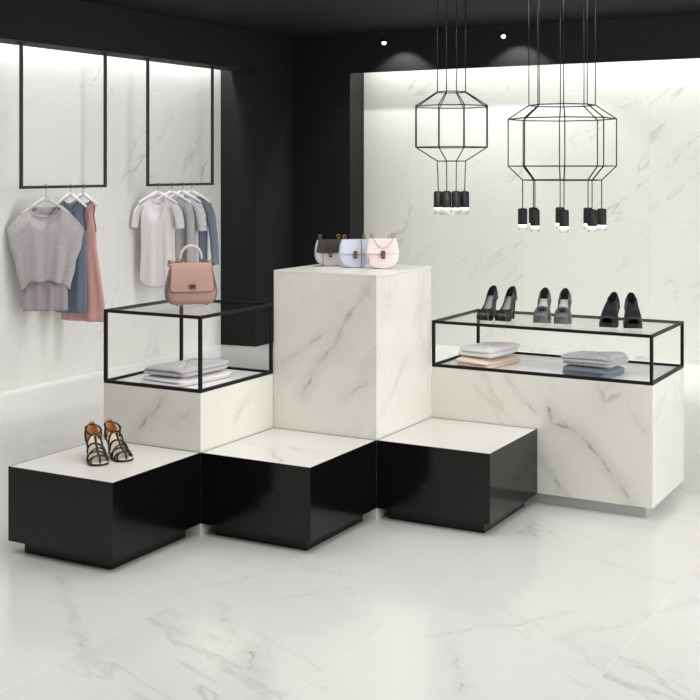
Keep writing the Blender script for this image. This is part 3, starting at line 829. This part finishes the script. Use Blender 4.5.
def sole_z(s, plat, heel): return plat+(heel-plat)*sst(0.28, 0.88, s)
def foot_w(s, toe='round'):
    e = 0.5 if toe == 'round' else 0.62
    if s < 0.18: f = (math.sin(PI/2*min(1, s/0.18)))**e*0.038
    else: f = interp([(0.18, 0.038), (0.34, 0.040), (0.62, 0.029), (0.86, 0.030), (0.93, 0.027)], s)
    if s > 0.90: f *= math.sqrt(max(0.0, 1-((s-0.90)/0.1)**2))
    return max(f, 0.0004) if s < 0.9995 else 0.0
def build_shoe(t, L, plat, heel, htab, otab, upper, solem, insm, s0=0.0, heel_w=0.010, heel_top=0.024, toe='round', th=0.0022, wsc=1.0, pw=0.75, lining=0):
    Y = lambda s: -L/2+L*s
    S_ = [s0+(1-s0)*((1-math.cos(PI*i/36))/2) for i in range(37)]
    if upper:
        bm = nb()
        for sd in (-1, 1):
            rows = []
            for s in S_:
                w_ = foot_w(s, toe)*wsc; h = interp(htab, s); ao = math.radians(interp(otab, s)); row = []
                for k in range(11):
                    a = ao*k/10
                    row.append((sd*w_*math.cos(a)**pw if k < 10 or ao < PI/2-0.001 else 0.0, Y(s), sole_z(s, plat, heel)+h*math.sin(a)))
                rows.append(row)
            grid(bm, rows)
        solid(bm, th); auto_smooth(obj('upper', bm, upper, t), 60)
    if lining:
        bm = nb()
        for sd in (-1, 1):
            rows = []
            for s in [lining+(1-lining)*i/20 for i in range(21)]:
                w_ = max(0.0, foot_w(s, toe)*wsc-0.0032); h = interp(htab, s)-0.001; ao = math.radians(interp(otab, s))
                yy = Y(s)-0.004*sst(0.9, 1.0, s)
                rows.append([(sd*w_*math.cos(ao*k/10)**pw, yy, sole_z(s, plat, heel)+h*math.sin(ao*k/10)) for k in range(11)])
            grid(bm, rows)
        bmesh.ops.remove_doubles(bm, verts=bm.verts, dist=1e-5)
        obj('lining', bm, K['lining'], t, True)
    # sole: slab following the foot
    bm = nb(); rings = []
    for s in S_:
        w_ = foot_w(s, toe)*wsc+0.0015; zt = sole_z(s, plat, heel); zb = 0.0 if s < 0.30 else zt-lerp(plat, 0.010, sst(0.30, 0.48, s))
        if s < 0.30: zb = 0.0+0.006*(1-sst(0, 0.14, s))
        rings.append([(-w_, Y(s), zb), (w_, Y(s), zb), (w_, Y(s), zt+0.001), (-w_, Y(s), zt+0.001)])
    loft(bm, rings); obj('sole', bm, solem, t)
    bm = nb(); rows = []
    for s in S_[2:-2]:
        w_ = foot_w(s, toe)*wsc*0.93
        rows.append([(q*w_, Y(s), sole_z(s, plat, heel)+0.0022) for q in (-1, -0.5, 0, 0.5, 1)])
    grid(bm, rows); solid(bm, 0.001); obj('insole', bm, insm, t)
    # heel
    bm = nb(); rings = []
    for u in (0, 0.15, 0.4, 0.7, 1.0):
        r = lerp(heel_top, heel_w, u**0.55); yc = Y(0.90)+lerp(0, 0.004, u)
        z = (heel-0.008)*(1-u)
        rings.append([(r*math.cos(2*PI*k/14), yc+r*0.95*math.sin(2*PI*k/14), z) for k in range(14)])
    loft(bm, rings); auto_smooth(obj('heel', bm, solem, t), 50)
    return Y
def bow(t, y, z, mat, w=0.022):
    bm = nb()
    for s in (-1, 1):
        tube(bm, [(0, y, z), (s*w*0.5, y-0.002, z+0.006), (s*w, y, z+0.002), (s*w*0.6, y-0.003, z-0.005), (0, y, z)], [0.003, 0.006, 0.006, 0.005, 0.003], 8, flat=0.6)
    tube(bm, [(0, y-0.004, z+0.005), (0, y-0.006, z), (0, y-0.004, z-0.005)], 0.004, 8)
    obj('bow', bm, mat, t, True)

cam_dir = -math.atan2(0.4847, 0.8747)      # rz that turns -y ... towards the camera is +YAW
def at_shoe(name, label, x, y, z, rz, grp): return thing(name, label, 'shoe', (x, y, z), rz, grp)
ZT = ZN1+0.0002
# pumps
for (x, y, rz, lb) in ((0.845, 1.455, 0.00, 'glossy black snakeskin pump with a toe bow, leftmost shoe on the counter'),
                       (0.945, 1.470, -0.06, 'glossy black snakeskin pump with a toe bow, second from left on the counter')):
    t = at_shoe('pump', lb, x, y, ZT, rz, 'pair of snakeskin pumps')
    Y = build_shoe(t, 0.178, 0.028, 0.118, [(0, 0.006), (0.12, 0.026), (0.28, 0.036), (0.5, 0.030), (0.85, 0.054), (1, 0.064)],
               [(0, 90), (0.24, 90), (0.31, 62), (0.45, 52), (0.8, 58), (1, 64)], K['snake'], K['patent'], K['insole'], lining=0.5)
    bow(t, Y(0.09), 0.052, K['patent'], 0.026)
# loafers
for (x, y, rz, lb) in ((1.138, 1.505, 0.20, 'pewter snake-effect heeled loafer, left one of its pair in the middle of the counter'),
                       (1.246, 1.520, 0.20, 'pewter snake-effect heeled loafer, right one of its pair in the middle of the counter')):
    t = at_shoe('heeled_loafer', lb, x, y, ZT, rz, 'pair of pewter loafers')
    Y = build_shoe(t, 0.170, 0.030, 0.112, [(0, 0.012), (0.1, 0.030), (0.34, 0.052), (0.48, 0.036), (0.85, 0.056), (1, 0.066)],
               [(0, 90), (0.36, 90), (0.42, 60), (0.5, 52), (0.8, 60), (1, 70)], K['pewter'], K['pewter'], K['pale_insole'], wsc=1.14, lining=0.55, heel_w=0.016, heel_top=0.026)
    bm = nb(); tube(bm, [(0.038*math.cos(PI*k/14), Y(0.25)-0.003, 0.036+0.046*math.sin(PI*k/14)) for k in range(15)], 0.0045, 8, flat=1.6)
    obj('vamp_band', bm, K['pewter'], t, True)
    bow(t, Y(0.20)-0.004, 0.070, K['patent'], 0.013)
# peep-toe ankle boots
for (x, y, rz, lb) in ((1.504, 1.505, 0.06, 'black suede peep-toe ankle boot, left one of its pair at the counter end'),
                       (1.612, 1.525, 0.36, 'black suede peep-toe ankle boot, rightmost shoe on the counter')):
    t = at_shoe('ankle_boot', lb, x, y, ZT, rz, 'pair of black ankle boots')
    t.scale = (1.1, 1.0, 0.87)
    build_shoe(t, 0.172, 0.026, 0.112, [(0, 0.030), (0.15, 0.038), (0.35, 0.082), (0.50, 0.092), (0.66, 0.072), (0.88, 0.066), (1, 0.086)],
               [(0, 90), (0.46, 90), (0.58, 68), (0.8, 62), (1, 70)], K['suede'], K['suede_b'], K['suede_b'], s0=0.045, pw=0.55, wsc=1.05, heel_w=0.009, heel_top=0.024)
# strappy sandals
for (x, y, rz, lb) in ((-0.322, -0.365, 0.90, 'strappy black sandal with tan lining, left one of its pair'),
                       (-0.280, -0.262, 1.10, 'strappy black sandal with tan lining, right one of its pair')):
    t = at_shoe('strappy_sandal', lb, x, y, 0.3904, rz, 'pair of strappy sandals')
    L = 0.19; pl, he = 0.010, 0.100
    t.scale = (1.14, 1.14, 0.93)
    Y = build_shoe(t, L, pl, he, [(0, 0), (1, 0)], [(0, 90), (1, 90)], None, K['strap'], K['cream'], heel_w=0.006, heel_top=0.018)
    # heel cup
    bm = nb()
    for sd in (-1, 1):
        rows = []
        for s in (0.74, 0.80, 0.86, 0.91, 0.95, 0.98, 1.0):
            w_ = foot_w(s)*0.98; h = interp([(0.74, 0.012), (0.88, 0.052), (1, 0.072)], s)
            rows.append([(sd*w_*math.cos(math.radians(60)*k/6)**0.7, Y(s), sole_z(s, pl, he)+h*math.sin(math.radians(60)*k/6)/math.sin(math.radians(60))) for k in range(7)])
        grid(bm, rows)
    solid(bm, 0.002); auto_smooth(obj('heel_cup', bm, K['tan'], t), 60)
    def arc(s1, s2, h, r=0.006, n=15):
        bm = nb(); pts = []
        for k in range(n):
            u = k/(n-1); s = lerp(s1, s2, u)
            w_ = lerp(foot_w(s1), foot_w(s2), u)
            pts.append((-w_*math.cos(PI*u), Y(s), lerp(sole_z(s1, pl, he), sole_z(s2, pl, he), u)+h*math.sin(PI*u)**0.8))
        tube(bm, pts, r, 8, flat=0.6); obj('strap', bm, K['strap'], t, True)
    arc(0.20, 0.22, 0.030, 0.006)
    arc(0.10, 0.34, 0.030); arc(0.36, 0.28, 0.044, 0.006); arc(0.30, 0.46, 0.048, 0.006); arc(0.52, 0.40, 0.058)
    arc(0.62, 0.56, 0.070, 0.006)
    bm = nb(); tube(bm, [(0, Y(0.03), 0.014), (0.004, Y(0.12), 0.034), (0.002, Y(0.22), 0.044), (0, Y(0.34), 0.066), (0, Y(0.46), 0.092), (0, Y(0.57), 0.118)], 0.0045, 8, flat=0.6); obj('centre_strap', bm, K['strap'], t, True)
    bm = nb()
    loop = []
    for k in range(28):
        a = 2*PI*k/28
        yy = lerp(Y(0.56), Y(0.985), 0.5-0.5*math.cos(a)); xx = 0.030*math.sin(a)
        loop.append((xx, yy, lerp(0.125, 0.158, 0.5-0.5*math.cos(a))))
    tube(bm, loop, 0.0042, 8, closed=True, flat=0.7); obj('ankle_strap', bm, K['strap'], t, True)
    for sd in (-1, 1):
        bm = nb(); tube(bm, [(sd*0.029, Y(0.74), sole_z(0.74, pl, he)), (sd*0.033, Y(0.77), 0.12), (sd*0.030, Y(0.78), 0.143)], 0.0038, 8); obj('side_strap', bm, K['strap'], t, True)
